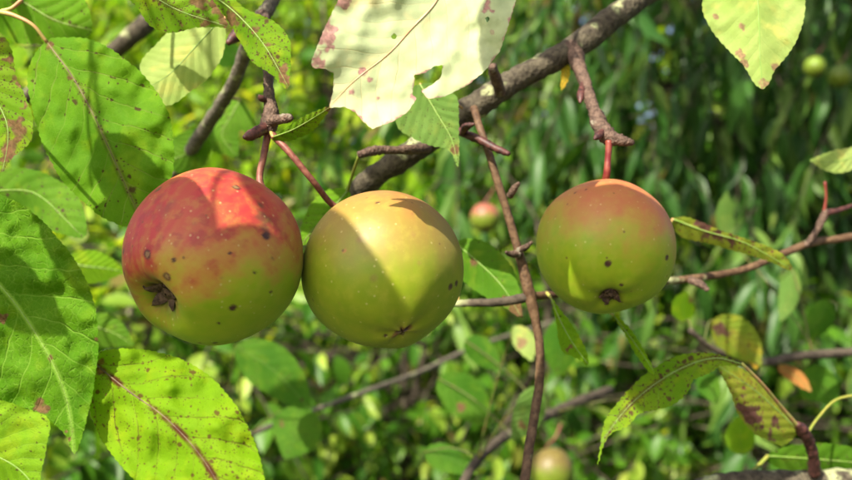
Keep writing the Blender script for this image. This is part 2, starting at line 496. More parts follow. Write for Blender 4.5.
# ------------------------------------------------------------------ shrubs behind
def leaf_template(ws, fold=.22, curl=.22, us=(0, .14, .36, .62, .84, 1)):
    v = []; f = []
    for u, hw in zip(us, ws):
        zc = -curl * u * u
        v.append((u, 0, zc))
        v.append((u, hw, zc + fold * hw)); v.append((u, -hw, zc + fold * hw))
    n = len(us)
    for i in range(n - 1):
        a = 3 * i; b = 3 * (i + 1)
        if i == 0: f += [(a, b, b + 1), (a, b + 2, b)]
        elif i == n - 2: f += [(a, b, a + 1), (a, a + 2, b)]
        else: f += [(a, b, b + 1), (a, b + 1, a + 1), (a, b + 2, b), (a, a + 2, b + 2)]
    used = sorted({i for t in f for i in t}); mp = {i: k for k, i in enumerate(used)}
    return [v[i] for i in used], [tuple(mp[i] for i in t) for t in f]

OVAL = leaf_template([0, .27, .46, .46, .26, 0])
SMALL = leaf_template([0, .44, .40, 0], .22, .22, (0, .3, .7, 1))
LANCE = leaf_template([0, .24, .45, .42, .22, 0], .2, .3)

def shrub(label, base, cen, half, n_twig, lpt, ln, ratio, mat, droop, tmpl, n_ind=300, twiglen=.3, stems=5, name='shrub', twigmat='darktwig', clear=None):
    root = thing(name, (base[0], base[1], 0), label, 'shrub', None)
    cen = np.array(cen, float); half = np.array(half, float)
    # arching stems
    polys = []
    for s in range(stems):
        tx, ty = cen[0] + rng.uniform(-.8, .8) * half[0], cen[1] + rng.uniform(-.7, .7) * half[1]
        top = cen[2] + rng.uniform(.2, .95) * half[2]
        b = np.array((base[0] + rng.uniform(-.12, .12), base[1] + rng.uniform(-.12, .12), -.03))
        pts = []
        for k in range(6):
            t = k / 5
            p = b * (1 - t) + np.array((tx, ty, top)) * t
            p[0] += .5 * (tx - b[0]) * math.sin(math.pi * t) * .25 + rng.uniform(-.04, .04)
            p[2] = -.03 + (top + .03) * (t ** .8)
            pts.append((*p, (.020 * (1 - t) + .004)))
        tube('stem', pts, M[twigmat], root, 7, knob=.12, per=4)
        polys.append(np.array([q[:3] for q in catmull([p_[:3] for p_ in pts], 4)]))
    allst = np.concatenate(polys)
    tv, tf = [], []
    pos, dirs = [], []
    made = 0
    while made < n_twig:
        o = rng.normal(0, .52, 3)
        if np.abs(o).max() > 1.15: continue
        p = cen + o * half
        if p[2] < .05: continue
        if clear and clear(p): continue
        made += 1
        j = ((allst - p) ** 2).sum(1).argmin(); a = allst[j]
        out = unit(p - a + rng.normal(0, .05, 3) + np.array((0, 0, .02)))
        h = unit(out + rng.normal(0, .45, 3) + np.array((0, 0, -droop * .9)))
        q = [p + h * twiglen * t + np.array((0, 0, -droop * .35 * twiglen * t * t)) for t in (0, .35, .7, 1)]
        path = [(*a, .0024), (*((a + p) / 2 + rng.normal(0, .02, 3)), .002), (*q[0], .0017), (*q[1], .0014), (*q[2], .0011), (*q[3], .0008)]
        vv, ff = tube_data(path, 4, per=2)
        k0 = len(tv); tv += vv; tf += [tuple(i + k0 for i in f) for f in ff]
        Q = np.array(q)
        for k in range(lpt):
            t = (k + rng.uniform(.1, .9)) / lpt * 3
            i = min(2, int(t)); pt = Q[i] + (Q[i+1] - Q[i]) * (t - i)
            tg = unit(Q[i+1] - Q[i])
            sd = unit(np.cross(tg, rng.normal(0, 1, 3)))
            d = unit(tg * .6 + sd * .8 + rng.normal(0, .2, 3) + np.array((0, 0, -droop * 1.5)))
            pos.append(pt + d * .004); dirs.append(d)
    mesh_obj('twigs', tv, tf, M[twigmat], root)['kind'] = 'stuff'
    pos = np.array(pos); dirs = np.array(dirs); n = len(pos)
    up = unit(np.array((0, 0, 1.0)) + rng.normal(0, .55, (n, 3)) + np.array((-.15, -.35, 0)))
    nrm = unit(up - dirs * (up * dirs).sum(1)[:, None])
    L = rng.uniform(ln[0], ln[1], n); W = L * rng.uniform(.8, 1.15, n) * ratio
    # the leaves that show largest in the photo are pieces of their own
    yy = np.maximum(pos[:, 1], .05)
    sx = pos[:, 0] / yy * F; sz = (pos[:, 2] - CAM_H) / yy * F
    vis = (np.abs(sx) < 445) & (np.abs(sz) < 260)
    score = np.where(vis, L / yy, 0)
    idx = np.argsort(-score)[:n_ind]; idx = idx[score[idx] > 0]
    rest = np.ones(n, bool); rest[idx] = False
    if rest.any():
        batch('foliage', tmpl[0], tmpl[1], pos[rest], dirs[rest], nrm[rest], L[rest], W[rest], mat, root)['kind'] = 'stuff'
    if len(idx):
        me = bpy.data.meshes.new('leaf')
        me.from_pydata([(x, y * ratio, z) for x, y, z in tmpl[0]], [], tmpl[1])
        me.polygons.foreach_set('use_smooth', [True] * len(me.polygons)); me.materials.append(mat); me.update()
        base_ = np.array(root.location)
        for i in idx:
            o = bpy.data.objects.new('leaf', me); COL.objects.link(o); o.parent = root
            c = np.cross(nrm[i], dirs[i])
            mm = Matrix(((*[float(x) for x in (dirs[i][0], c[0], nrm[i][0])], 0), (*[float(x) for x in (dirs[i][1], c[1], nrm[i][1])], 0),
                         (*[float(x) for x in (dirs[i][2], c[2], nrm[i][2])], 0), (0, 0, 0, 1)))
            l = float(L[i])
            o.matrix_local = Matrix.Translation(Vector(pos[i] - base_)) @ mm @ Matrix.Diagonal((l, l * float(W[i] / L[i] / ratio), l, 1))
    return root

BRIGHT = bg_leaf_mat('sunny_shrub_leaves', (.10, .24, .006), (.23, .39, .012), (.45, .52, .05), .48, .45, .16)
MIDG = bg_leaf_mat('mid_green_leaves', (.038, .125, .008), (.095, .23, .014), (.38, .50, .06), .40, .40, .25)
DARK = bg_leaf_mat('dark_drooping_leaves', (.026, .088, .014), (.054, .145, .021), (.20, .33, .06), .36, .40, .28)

# distant row closing the view
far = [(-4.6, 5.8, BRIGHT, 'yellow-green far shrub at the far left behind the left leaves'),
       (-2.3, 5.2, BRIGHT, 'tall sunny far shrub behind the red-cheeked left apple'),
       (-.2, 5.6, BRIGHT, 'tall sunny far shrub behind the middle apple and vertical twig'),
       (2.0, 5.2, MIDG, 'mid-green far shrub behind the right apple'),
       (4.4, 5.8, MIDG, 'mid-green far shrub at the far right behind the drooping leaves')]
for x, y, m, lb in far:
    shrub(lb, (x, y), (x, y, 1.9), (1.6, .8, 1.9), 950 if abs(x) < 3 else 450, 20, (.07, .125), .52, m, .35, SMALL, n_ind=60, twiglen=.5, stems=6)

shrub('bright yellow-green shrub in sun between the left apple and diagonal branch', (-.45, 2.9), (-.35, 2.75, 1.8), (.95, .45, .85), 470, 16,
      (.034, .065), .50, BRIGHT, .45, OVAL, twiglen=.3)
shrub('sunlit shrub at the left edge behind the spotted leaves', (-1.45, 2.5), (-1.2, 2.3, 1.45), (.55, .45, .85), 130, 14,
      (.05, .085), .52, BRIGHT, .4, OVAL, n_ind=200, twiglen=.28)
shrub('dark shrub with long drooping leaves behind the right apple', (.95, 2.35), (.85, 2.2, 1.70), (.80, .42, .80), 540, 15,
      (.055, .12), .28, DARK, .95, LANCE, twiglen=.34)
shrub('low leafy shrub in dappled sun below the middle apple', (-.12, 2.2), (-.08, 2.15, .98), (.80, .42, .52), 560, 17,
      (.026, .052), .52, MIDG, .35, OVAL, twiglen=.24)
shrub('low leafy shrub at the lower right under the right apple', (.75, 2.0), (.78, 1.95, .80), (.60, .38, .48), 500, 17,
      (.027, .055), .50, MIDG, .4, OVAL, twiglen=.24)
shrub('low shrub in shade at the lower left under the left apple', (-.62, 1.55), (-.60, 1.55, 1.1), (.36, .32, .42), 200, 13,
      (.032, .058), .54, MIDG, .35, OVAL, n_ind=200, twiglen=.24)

# ------------------------------------------------------------------ the apple tree that carries the branches (stands right of the frame)
TREE = thing('apple_tree', (1.25, .75, 0), 'old apple tree whose unseen crown, added for shade, hangs over the scene from the right', 'tree')
tube('trunk', [(1.25, .75, -.1, .085), (1.23, .74, .4, .07), (1.27, .72, .9, .062), (1.22, .76, 1.5, .055), (1.1, .8, 2.1, .042), (.95, .82, 2.6, .028), (.75, .85, 2.95, .016)],
     M['trunk'], TREE, 12, knob=.16, per=6)
LIMBS = [
    [(1.22, .76, 1.5, .045), (.9, .66, 1.85, .03), (.55, .5, 1.86, .02), (.2, .38, 1.72, .012), (.02, .33, 1.62, .009), (-.2, .30, 1.60, .008), (-.42, .27, 1.56, .006)],
    [(1.1, .8, 2.1, .03), (.7, 1.0, 2.45, .022), (.3, 1.15, 2.62, .014), (-.1, 1.25, 2.65, .008)],
    [(1.22, .76, 1.35, .03), (.85, .6, 1.32, .02), (.55, .46, 1.30, .012), (.30, .385, 1.292, .0075)],
    [(1.23, .74, .7, .03), (1.0, .9, 1.05, .02), (.75, .8, 1.15, .012), (.5, .62, 1.2, .006)],
    [(.95, .82, 2.6, .02), (.6, .9, 2.75, .014), (.35, .75, 2.7, .008)],
]
limb_objs = [tube('limb', l, M['trunk'], TREE, 9, knob=.14) for l in LIMBS]
# unseen crown leaves, added overhead to dapple the shrubs on the right
def crown(centres, n):
    pos, dirs = [], []
    for (c, h, k) in centres:
        o = rng.normal(0, .5, (k, 3)) * np.array(h) + np.array(c)
        pos.append(o); dirs.append(unit(rng.normal(0, 1, (k, 3)) + np.array((0, 0, -.4))))
    pos = np.concatenate(pos); dirs = np.concatenate(dirs)
    up = unit(np.array((-.2, -.3, 1.0)) + rng.normal(0, .5, pos.shape)); nr = unit(up - dirs * (up * dirs).sum(1)[:, None])
    L = rng.uniform(.06, .09, len(pos))
    o = batch('foliage', OVAL[0], OVAL[1], pos, dirs, nr, L, L * .55, MIDG, TREE); o['kind'] = 'stuff'
crown([((.45, 1.05, 2.55), (.5, .4, .22), 480), ((.9, .85, 2.5), (.4, .4, .35), 300), ((.15, 1.2, 2.65), (.3, .3, .15), 200)], 0)

#FOREGROUND
# ------------------------------------------------------------------ apples
ag = NT('apple_skin')
a_at = ag.n('ShaderNodeAttribute', attribute_name='skin'); a_tc = ag.n('ShaderNodeTexCoord')
an1 = ag.noise(a_tc.outputs['Object'], 330, 4, .6); an2 = ag.noise(a_tc.outputs['Object'], 1500, 2)
ac = ag.mix(ag.math('MULTIPLY', ag.ss(an1.outputs['Fac'], .45, .75), .22), a_at.outputs['Color'], (.40, .36, .05))
av_ = ag.voro(a_tc.outputs['Object'], 420)
sepc = ag.n('ShaderNodeSeparateColor'); ag.l(av_.outputs['Color'], sepc.inputs[0])
lent = ag.math('MULTIPLY', ag.ss(av_.outputs['Distance'], .20, .07), ag.math('GREATER_THAN', sepc.outputs[0], .45))
ac = ag.mix(ag.math('MULTIPLY', lent, .32), ac, (.60, .52, .22))
av2 = ag.voro(a_tc.outputs['Object'], 210)
sep2 = ag.n('ShaderNodeSeparateColor'); ag.l(av2.outputs['Color'], sep2.inputs[0])
dk = ag.math('MULTIPLY', ag.ss(av2.outputs['Distance'], .12, .04), ag.math('GREATER_THAN', sep2.outputs[1], .5))
ac = ag.mix(ag.math('MULTIPLY', dk, .7), ac, (.12, .06, .02))
ar = ag.math('MULTIPLY_ADD', an1.outputs['Fac'], .25, .33)
ap_ = principled(ag, ac, ar, .30, ag.bump(ag.math('ADD', an1.outputs['Fac'], ag.math('MULTIPLY', an2.outputs['Fac'], .3)), .16, .0004))
ap_.inputs['Sheen Weight'].default_value = .03; ap_.inputs['Sheen Roughness'].default_value = .45
ap_.inputs['Subsurface Weight'].default_value = .10
ap_.inputs['Subsurface Radius'].default_value = (1.0, .7, .25); ap_.inputs['Subsurface Scale'].default_value = .0025
ag.l(ap_.outputs[0], ag.out.inputs[0]); M['apple'] = ag.m

def fbm(v, s, sd): return noise.noise(v * s + Vector((sd, 0, 0))) + .5 * noise.noise(v * s * 2.1 + Vector((0, sd, 0)))

def apple(label, px, py, rpx, z, cal, skin, spots=(), seg=220, rings=150, squash=.98, seed=0.0, stem=None, stemmat='brownstem', basin=.15, sepals=5, group=None, seplen=.22, basincol=(.16, .13, .02), bigbasin=1.0):
    R = rpx * z / F * .985
    C = P(px, py, z)
    ax = Vector((cal[0], -cal[2], cal[1])).normalized()           # towards the calyx
    root = thing('apple', C, label, 'apple', group)
    e1 = ax.orthogonal().normalized(); e2 = ax.cross(e1)
    verts = []; cols = []
    spd = []
    for sx, sy, sr, *kind in spots:
        nx = (sx - px) / rpx; ny = -(sy - py) / rpx; nn = nx * nx + ny * ny
        nz = math.sqrt(max(.02, 1 - nn)); spd.append((Vector((nx, -nz, ny)).normalized(), sr / rpx, kind[0] if kind else 'scab'))
    for i in range(rings + 1):
        phi = math.pi * i / rings
        for k in range(seg):
            th = 2 * math.pi * k / seg
            rho = math.sin(phi); h = math.cos(phi)
            lob = 1 + .02 * math.cos(5 * th) * (phi / math.pi) ** 3
            hh = h * squash
            if phi < 1.2: hh -= .34 * math.exp(-(phi / .27) ** 2)
            if phi > 1.9: hh += basin * math.exp(-((math.pi - phi) / (.21 * bigbasin)) ** 2) * (1 + .15 * math.cos(5 * th))
            d0 = e1 * (math.cos(th) * rho) + e2 * (math.sin(th) * rho) - ax * hh
            dn = (e1 * (math.cos(th) * math.sin(phi)) + e2 * (math.sin(th) * math.sin(phi)) - ax * math.cos(phi))
            r = R * lob * (1 + .030 * noise.noise(dn * 1.25 + Vector((seed, 0, 0))))
            verts.append(C + d0 * r)
            view = Vector((dn.x, dn.z, -dn.y))                   # right, up, towards the lens
            c = np.array(skin(view, dn, noise.noise(Vector((math.cos(th) * 7, math.sin(th) * 7, phi * 1.1 + seed))) + .6 * noise.noise(Vector((math.cos(th) * 17, math.sin(th) * 17, phi * 2.2 + seed)))))
            # basin round the calyx browned
            q = math.pi - phi
            bz = math.exp(-(q / (.15 * bigbasin)) ** 2) + .25 * math.exp(-(q / (.34 * bigbasin)) ** 2)
            c = c * (1 - min(1, bz)) + np.array(basincol) * min(1, bz)
            if phi < .45:
                t = math.exp(-(phi / .2) ** 2); c = c * (1 - .7 * t) + np.array((.25, .20, .05)) * .7 * t
            for sdv, sr, kd in spd:
                ang = math.acos(max(-1, min(1, dn.dot(sdv))))
                if ang < sr * 3:
                    wob = 1 + (.6 if kd == 'russet' else .42) * noise.noise(dn * (14 if kd == 'russet' else 10) + Vector((seed, sr * 50, 0)))
                    e = ang / (sr * wob)
                    if kd == 'scab': m = max(0, min(1, (1.25 - e) / .45)); cc = np.array((.055, .022, .018))
                    elif kd == 'ring':
                        m = max(0, min(1, (1.25 - e) / .4)); cc = np.array((.07, .015, .018)) if e > .55 else np.array((.20, .11, .055))
                    elif kd == 'red': m = .7 * max(0, min(1, (1.3 - e) / .8)); cc = np.array((.50, .10, .07))
                    elif kd == 'dim': m = .35 * max(0, min(1, (1.4 - e) / .9)); cc = np.array((.20, .06, .045))
                    else: m = .85 * max(0, min(1, (1.3 - e) / .7)); cc = np.array((.13, .045, .025))
                    c = c * (1 - m) + cc * m
            cols.append(c)
    faces = []
    for i in range(rings):
        for k in range(seg):
            a = i * seg + k; b = i * seg + (k + 1) % seg
            if i == 0: faces.append((a, b + seg, a + seg))
            elif i == rings - 1: faces.append((a, b, a + seg))
            else: faces.append((a, b, b + seg, a + seg))
    sk = mesh_obj('skin', verts, faces, M['apple'], root)
    at = sk.data.attributes.new('skin', 'FLOAT_COLOR', 'POINT')
    cc = np.ones((len(verts), 4), np.float32); cc[:, :3] = np.clip(np.array(cols), 0, 1)
    at.data.foreach_set('color', cc.ravel())
    # calyx: dried sepals round a dark tuft, sunk into the basin
    base = C + ax * R * (squash - basin + .01)
    sv, sf = [], []
    rr = random.Random(seed * 13 + 5)
    for k in range(sepals):
        th = 2 * math.pi * k / sepals + rr.uniform(-.25, .25)
        rad = e1 * math.cos(th) + e2 * math.sin(th); tan = ax.cross(rad)
        ln = R * seplen * rr.uniform(.75, 1.25); cur = rr.uniform(.3, 1.0)
        k0 = len(sv)
        for t, wd in ((0, .07), (.3, .085), (.6, .06), (.85, .03), (1, .004)):
            p = base + rad * (R * .04 + ln * t * .75) + ax * (ln * .75 * math.sin(t * 1.5) * (1 - .3 * cur * t)) + tan * rr.uniform(-.02, .02) * R
            sv += [p + tan * R * wd * .8, p + ax * R * .018, p - tan * R * wd * .8]
        for i in range(4):
            for j in range(2):
                a = k0 + i * 3 + j; sf.append((a, a + 1, a + 4, a + 3))
    k0 = len(sv); nb = 9
    for i, (hh, rad_) in enumerate(((-.02, .13), (.03, .12), (.07, .07), (.085, .015))):
        for k in range(nb):
            th = 2 * math.pi * k / nb; q = rad_ * (1 + .25 * math.sin(3.1 * k + i))
            sv.append(base + ax * R * hh + (e1 * math.cos(th) + e2 * math.sin(th)) * R * q)
    for i in range(3):
        for k in range(nb):
            a = k0 + i * nb + k; b = k0 + i * nb + (k + 1) % nb; sf.append((a, b, b + nb, a + nb))
    if sepals: mesh_obj('calyx', sv, sf, M['sepal'], root)
    if stem:
        pit = C - ax * R * (squash - .36); lip = C - ax * R * (squash + .10)
        last = stem[-1]
        path = [(*(p_ if isinstance(p_, Vector) else P(p_[0], p_[1], p_[2])), s_ * z / F) for p_, s_ in stem]
        r_ = path[-1][3]
        path += [(*lip, r_ * 1.0), (*pit, r_ * 1.15)]
        tube('stem', path, M[stemmat], root, 9, knob=.08, per=8)
    return root

def lerp(a, b, t): t = max(0.0, min(1.0, t)); return tuple(x * (1 - t) + y * t for x, y in zip(a, b))
def sst(x, a, b): t = max(0.0, min(1.0, (x - a) / (b - a))); return t * t * (3 - 2 * t)

GRN = (.225, .335, .008); YEL = (.31, .37, .014)
def skinA(v, d, st):
    n = fbm(d, 2.2, 1.0); n2 = fbm(d, 7, 4.0)
    streak = st
    n3 = noise.noise(d * 26) ; b = v[1] * .85 + (-v[0]) * .24 + .385 + .24 * n + .09 * n2 + .07 * n3 + .08 * st
    red = sst(b, .05, .62)
    c = lerp(GRN, YEL, .25 + .5 * (n2 + .3))
    c = lerp(c, (.42, .22, .04), sst(b, -.12, .22) * .75)
    c = lerp(c, (.38, .034, .032), min(1, red * (.9 + .25 * streak)))
    if n2 > .25: c = lerp(c, (.25, .024, .026), red * .5)
    return c
def skinB(v, d, st):
    n = fbm(d, 2.0, 9.0); n2 = fbm(d, 6, 2.0)
    b = v[1] * .9 + v[0] * .12 + .14 * n + .10 * st
    c = lerp((.175, .25, .008), (.24, .28, .014), .4 + .5 * n2)
    c = lerp(c, (.25, .165, .035), sst(b, -.15, .5) * .9)
    c = lerp(c, (.36, .13, .045), sst(b, .45, .95) * .6)
    return c
def skinC(v, d, st):
    n = fbm(d, 2.0, 5.0); n2 = fbm(d, 7, 8.0)
    b = v[1] * .95 + .16 * v[0] + .26 * n + .09 * n2 + .07 * noise.noise(d * 24) + .08 * st
    c = lerp((.205, .32, .008), (.285, .36, .014), .4 + .5 * n2)
    c = lerp(c, (.36, .20, .035), sst(b, -.2, .4) * .85)
    c = lerp(c, (.40, .085, .05), sst(b, .1, .75) * .72)
    return c

ZA, ZB, ZC = .250, .262, .292
apple('red-cheeked apple with brown scab rings, leftmost of the three', 214, 257, 90, ZA, (-.50, -.50, .70), skinA,
      [(164, 215, 4, 'dim'), (122, 0, 0), (170, 254, 4.2, 'ring'), (189, 275, 4.4, 'ring'), (197, 259, 2.6, 'scab'), (278, 235, 4.2, 'scab'), (247, 304, 3.6, 'scab'),
       (167, 190, 4.0, 'ring'), (135, 252, 2.8, 'scab'), (137, 273, 2.6, 'scab'), (247, 188, 4.0, 'ring'), (275, 218, 8, 'russet'), (270, 205, 4, 'russet'), (277, 228, 5, 'russet'),
       (207, 340, 2.2, 'scab'), (222, 341, 2.8, 'scab'), (183, 213, 8, 'dim'), (176, 207, 5, 'dim'), (190, 205, 5, 'dim'), (172, 218, 4, 'dim'), (248, 252, 1.6, 'scab'), (283, 258, 1.6, 'scab'),
       (268, 270, 1.5, 'scab'), (160, 240, 2, 'dim'), (240, 275, 1.5, 'dim'), (215, 225, 2, 'dim'), (232, 320, 1.5, 'scab'), (280, 290, 1.3, 'scab')],
      seed=1.0, basin=.30, stem=[((268, 133, .280), 4.4), ((264, 155, .277), 3.8), ((260, 182, .275), 4.0)], seplen=.23, basincol=(.030, .019, .008), bigbasin=1.2)
apple('dull yellow-green apple with a brown calyx scar, touching the red-cheeked apple', 382.5, 269, 81.5, ZB, (.27, -.74, .61), skinB,
      [(404, 330, 5.5, 'russet'), (403, 331, 4.2, 'scab'), (397, 333, 3.5, 'russet'), (410, 326, 4.5, 'russet'), (408, 327, 2.6, 'scab'), (388, 333, 1.8, 'scab'), (451, 286, 4, 'scab'), (456, 283, 3, 'scab'), (311, 314, 2.2, 'scab'), (326, 243, 1.6, 'dim'),
       (350, 250, 2.2, 'red'), (414, 235, 3, 'dim'), (364, 239, 3, 'dim'), (380, 203, 1.8, 'scab'), (401, 226, 1.6, 'dim'), (317, 298, 1.4, 'scab'), (378, 276, 4, 'dim'), (420, 262, 2, 'dim'), (345, 300, 1.2, 'dim'), (413, 215, 1.8, 'dim')],
      seed=2.0, basin=.03, stem=[((271, 133, .279), 4.2), ((290, 153, .276), 3.6), ((313, 181, .277), 3.4), ((336, 207, .285), 3.6)], sepals=0, basincol=(.30, .30, .03), seplen=.1)
apple('pink-flushed round apple hanging by a short red stalk, rightmost of the three', 605, 246.5, 70, ZC, (-.06, -.76, .65), skinC,
      [(595, 264, 3.0, 'scab'), (655, 258, 2.8, 'scab'), (609, 285, 1.8, 'scab'), (563, 206, 1.5, 'dim'), (570, 193, 1.4, 'scab'), (550, 217, 1.4, 'dim'), (640, 230, 1.3, 'dim'), (585, 225, 1.5, 'dim'), (602, 298, 7, 'russet'), (580, 190, 1.2, 'scab')],
      seed=3.0, basin=.14, squash=.96, stem=[((609, 141, .2955), 3.8), ((608, 158, .295), 3.3), ((606, 178, .296), 3.8)], stemmat='redstem', seplen=.14, basincol=(.07, .04, .015), bigbasin=.8)

def skinS(top):
    def f(v, d, st):
        n = fbm(d, 2.0, 5.0)
        return lerp((.10, .15, .010), top, sst(v[1] + .2 * n, -.1, .5))
    return f
bgapples = [('small pink blurred apple behind the vertical twig', 485, 218, 15.5, 1.02, (.24, .075, .05), (.1, -.8, .5)),
            ('small green blurred apple near the top right leaf', 815, 67, 11, 1.55, (.15, .24, .02), (.1, -.8, .5)),
            ('dull green blurred apple at the right edge, lower of the distant pair', 840, 76, 12, 1.6, (.08, .14, .02), (.0, -.9, .3)),
            ('yellowish blurred apple at the bottom beside the vertical twig', 551, 470, 23, .9, (.12, .09, .025), (.1, -.8, .5))]

# ------------------------------------------------------------------ foreground branches
def wood(name, lst, mat, parent, sides=12, knob=.14, per=8, seed=0.0):
    return tube(name, pxpath(lst), M[mat], parent, sides, knob, per, seed)

# leaf materials
LM = dict(
    spotty=leaf_mat('spotted_leaf', (.085, .215, .008), (.13, .28, .012), bmp=.5, vein=(.26, .36, .07), spots=.06, spotsize=1.25, brownvein=.45, seed=1, net=.12, veinf=.6),
    veiny=leaf_mat('veined_leaf', (.062, .18, .005), (.098, .235, .008), bmp=.6, vein=(.24, .40, .06), veinf=.55, spots=0, seed=2, net=.38),
    yellowg=leaf_mat('yellow_green_spotted_leaf', (.15, .30, .006), (.21, .35, .010), bmp=.6, vein=(.34, .40, .06), spots=.36, spotsize=.85, brownvein=1.0, seed=3, net=.1, veinf=.3, spotcol=(.085, .035, .015)),
    pale=leaf_mat('pale_leaf_underside', (.47, .55, .30), (.60, .65, .38), vein=(.52, .44, .22), veinf=.6, spots=-.05, spotsize=1.3, spotcol=(.42, .22, .20), blotch=(.26, .12, .12), seed=4, net=.12, transl=.2, rough=.65, bmp=.18),
    shade=leaf_mat('grey_green_underside', (.12, .23, .045), (.17, .29, .07), spots=.1, seed=5, net=.2, veinf=.3, rough=.65),
    light=leaf_mat('light_green_leaf', (.30, .42, .10), (.38, .47, .15), spots=-.02, spotsize=1.5, seed=6, spotcol=(.20, .075, .05), blotch=(.22, .13, .08), veinf=.3),
    green=leaf_mat('green_leaf', (.075, .19, .012), (.12, .25, .02), spots=.05, spotsize=1.3, seed=7, net=.08, veinf=.2, bmp=.3, spotcol=(.07, .025, .03)),
    scabby=leaf_mat('scabby_leaf', (.11, .24, .008), (.18, .29, .014), spots=.55, spotsize=1.3, brownvein=.6, seed=8, net=.1, veinf=.3, spotcol=(.07, .022, .022)),
    brownish=leaf_mat('reddening_leaf', (.17, .26, .024), (.28, .29, .035), spots=.25, spotsize=1.6, seed=9, veinf=.25, spotcol=(.14, .03, .04), blotch=(.085, .028, .04)),
    dim=leaf_mat('blurred_green_leaf', (.045, .135, .010), (.085, .20, .016), spots=.1, spotsize=1.6, seed=17, net=.05, veinf=.15, bmp=.25),
    gold=leaf_mat('golden_dead_leaf', (.50, .30, .02), (.55, .40, .04), spots=.3, seed=10),
    dry=leaf_mat('dry_orange_leaf', (.34, .13, .035), (.42, .20, .06), spots=.5, seed=11, transl=.2),
    curl=leaf_mat('narrow_green_leaf', (.15, .31, .008), (.21, .38, .016), spots=.06, spotsize=1.2, seed=12, veinf=.3),
)

# --- thick diagonal branch
BR = thing('apple_branch', P(760, -95, .42), 'thick grey-brown lichened branch running diagonally behind the middle apple', 'branch')
wood('limb', [(1010, -330, .62, 15.48), (900, -220, .52, 15.48), (760, -95, .42, 14.62), (690, -40, .38, 13.76), (632, 3, .355, 12.47), (575, 47, .340, 12.47), (522, 76, .335, 12.04), (478, 104, .332, 13.33), (434, 137, .332, 12.04),
              (395, 163, .336, 12.47), (362, 188, .345, 12.04), (345, 225, .36, 11.18), (345, 270, .39, 9.46), (365, 300, .43, 6.88), (380, 310, .47, 3.44)], 'limb', BR, 18, .16, 12)
wood('spur', [(572, 48, .338, 9), (584, 80, .325, 6.5), (592, 103, .312, 6), (599, 124, .302, 8), (608, 136, .2975, 8.5), (620, 140, .295, 6), (633, 143, .294, 3.2)], 'spur', BR, 12, .28, 8, 4)
wood('bud', [(583, 84, .322, 3), (581, 95, .316, 4.5), (580, 103, .313, 1)], 'bud', BR, 8, .1)
wood('bud', [(604, 130, .298, 3), (598, 136, .294, 4), (594, 139, .292, 1)], 'bud', BR, 8, .1)
wood('stub', [(500, 92, .326, 6), (495, 76, .318, 5.5), (492, 66, .314, 4.5)], 'spur', BR, 10, .2)
TWIG = [(474, 108, .326, 3.96), (480, 128, .318, 3.64), (488, 150, .316, 3.96), (497, 180, .315, 4.11), (508, 215, .315, 4.11), (518, 250, .315, 4.43), (529, 292, .315, 6.17), (536, 322, .315, 4.63), (540, 352, .315, 4.50),
        (539, 385, .315, 4.63), (534, 418, .313, 4.76), (529, 448, .310, 4.89), (524, 485, .306, 4.89), (516, 540, .30, 4.76), (505, 620, .30, 3.41)]
wood('twig', TWIG, 'twig', BR, 12, .12, 8, 2)
wood('bud', [(510, 196, .312, 4), (514, 189, .309, 3.6), (519, 183, .307, 2)], 'spur', BR, 8, .2)
wood('bud', [(518, 254, .312, 4.5), (510, 254, .309, 3), (506, 252, .307, 1.5)], 'spur', BR, 8, .2)
wood('bud', [(519, 250, .312, 3), (526, 247, .309, 3), (532, 242, .307, 1.5)], 'spur', BR, 8, .2)
wood('spur', [(446, 126, .322, 4), (463, 133, .316, 4.2), (480, 140, .311, 4.4), (495, 148, .308, 4), (509, 154, .306, 2.6)], 'bud', BR, 9, .2)
wood('bud', [(462, 133, .314, 3), (466, 127, .310, 4), (474, 124, .307, 1.5)], 'bud', BR, 8, .2)
wood('spur', [(428, 148, .325, 5), (410, 150, .315, 5), (388, 150, .310, 4.3), (372, 151, .307, 5), (359, 155, .304, 3.5)], 'spur', BR, 10, .22)
SIDE_L = [(448, 304, .335, 3), (470, 303, .328, 4), (500, 302, .32, 4.5), (528, 297, .315, 5)]
wood('twig', SIDE_L, 'darktwig', BR, 9, .15)
SIDE_R = [(528, 296, .315, 5.5), (560, 294, .325, 4.6), (605, 289, .340, 4.5), (650, 282, .355, 4.5), (690, 279, .365, 5), (742, 270, .378, 4.6), (775, 257, .386, 4.8), (812, 243, .392, 5), (860, 235, .40, 5.2), (930, 215, .42, 6), (1040, 190, .46, 7)]
SIDE_R = [(a, b, c, r * .8) for a, b, c, r in SIDE_R]
wood('twig', SIDE_R, 'twig', BR, 9, .15)
wood('spur', [(806, 246, .389, 3), (816, 232, .388, 3.2), (823, 218, .388, 4), (826, 210, .388, 3)], 'spur', BR, 9, .25)
wood('spur', [(826, 213, .388, 3.4), (840, 210, .39, 2.6), (856, 204, .395, 2)], 'bud', BR, 8, .2)
wood('bud', [(690, 280, .362, 4), (700, 284, .358, 4), (708, 290, .355, 2.4)], 'spur', BR, 8, .2)

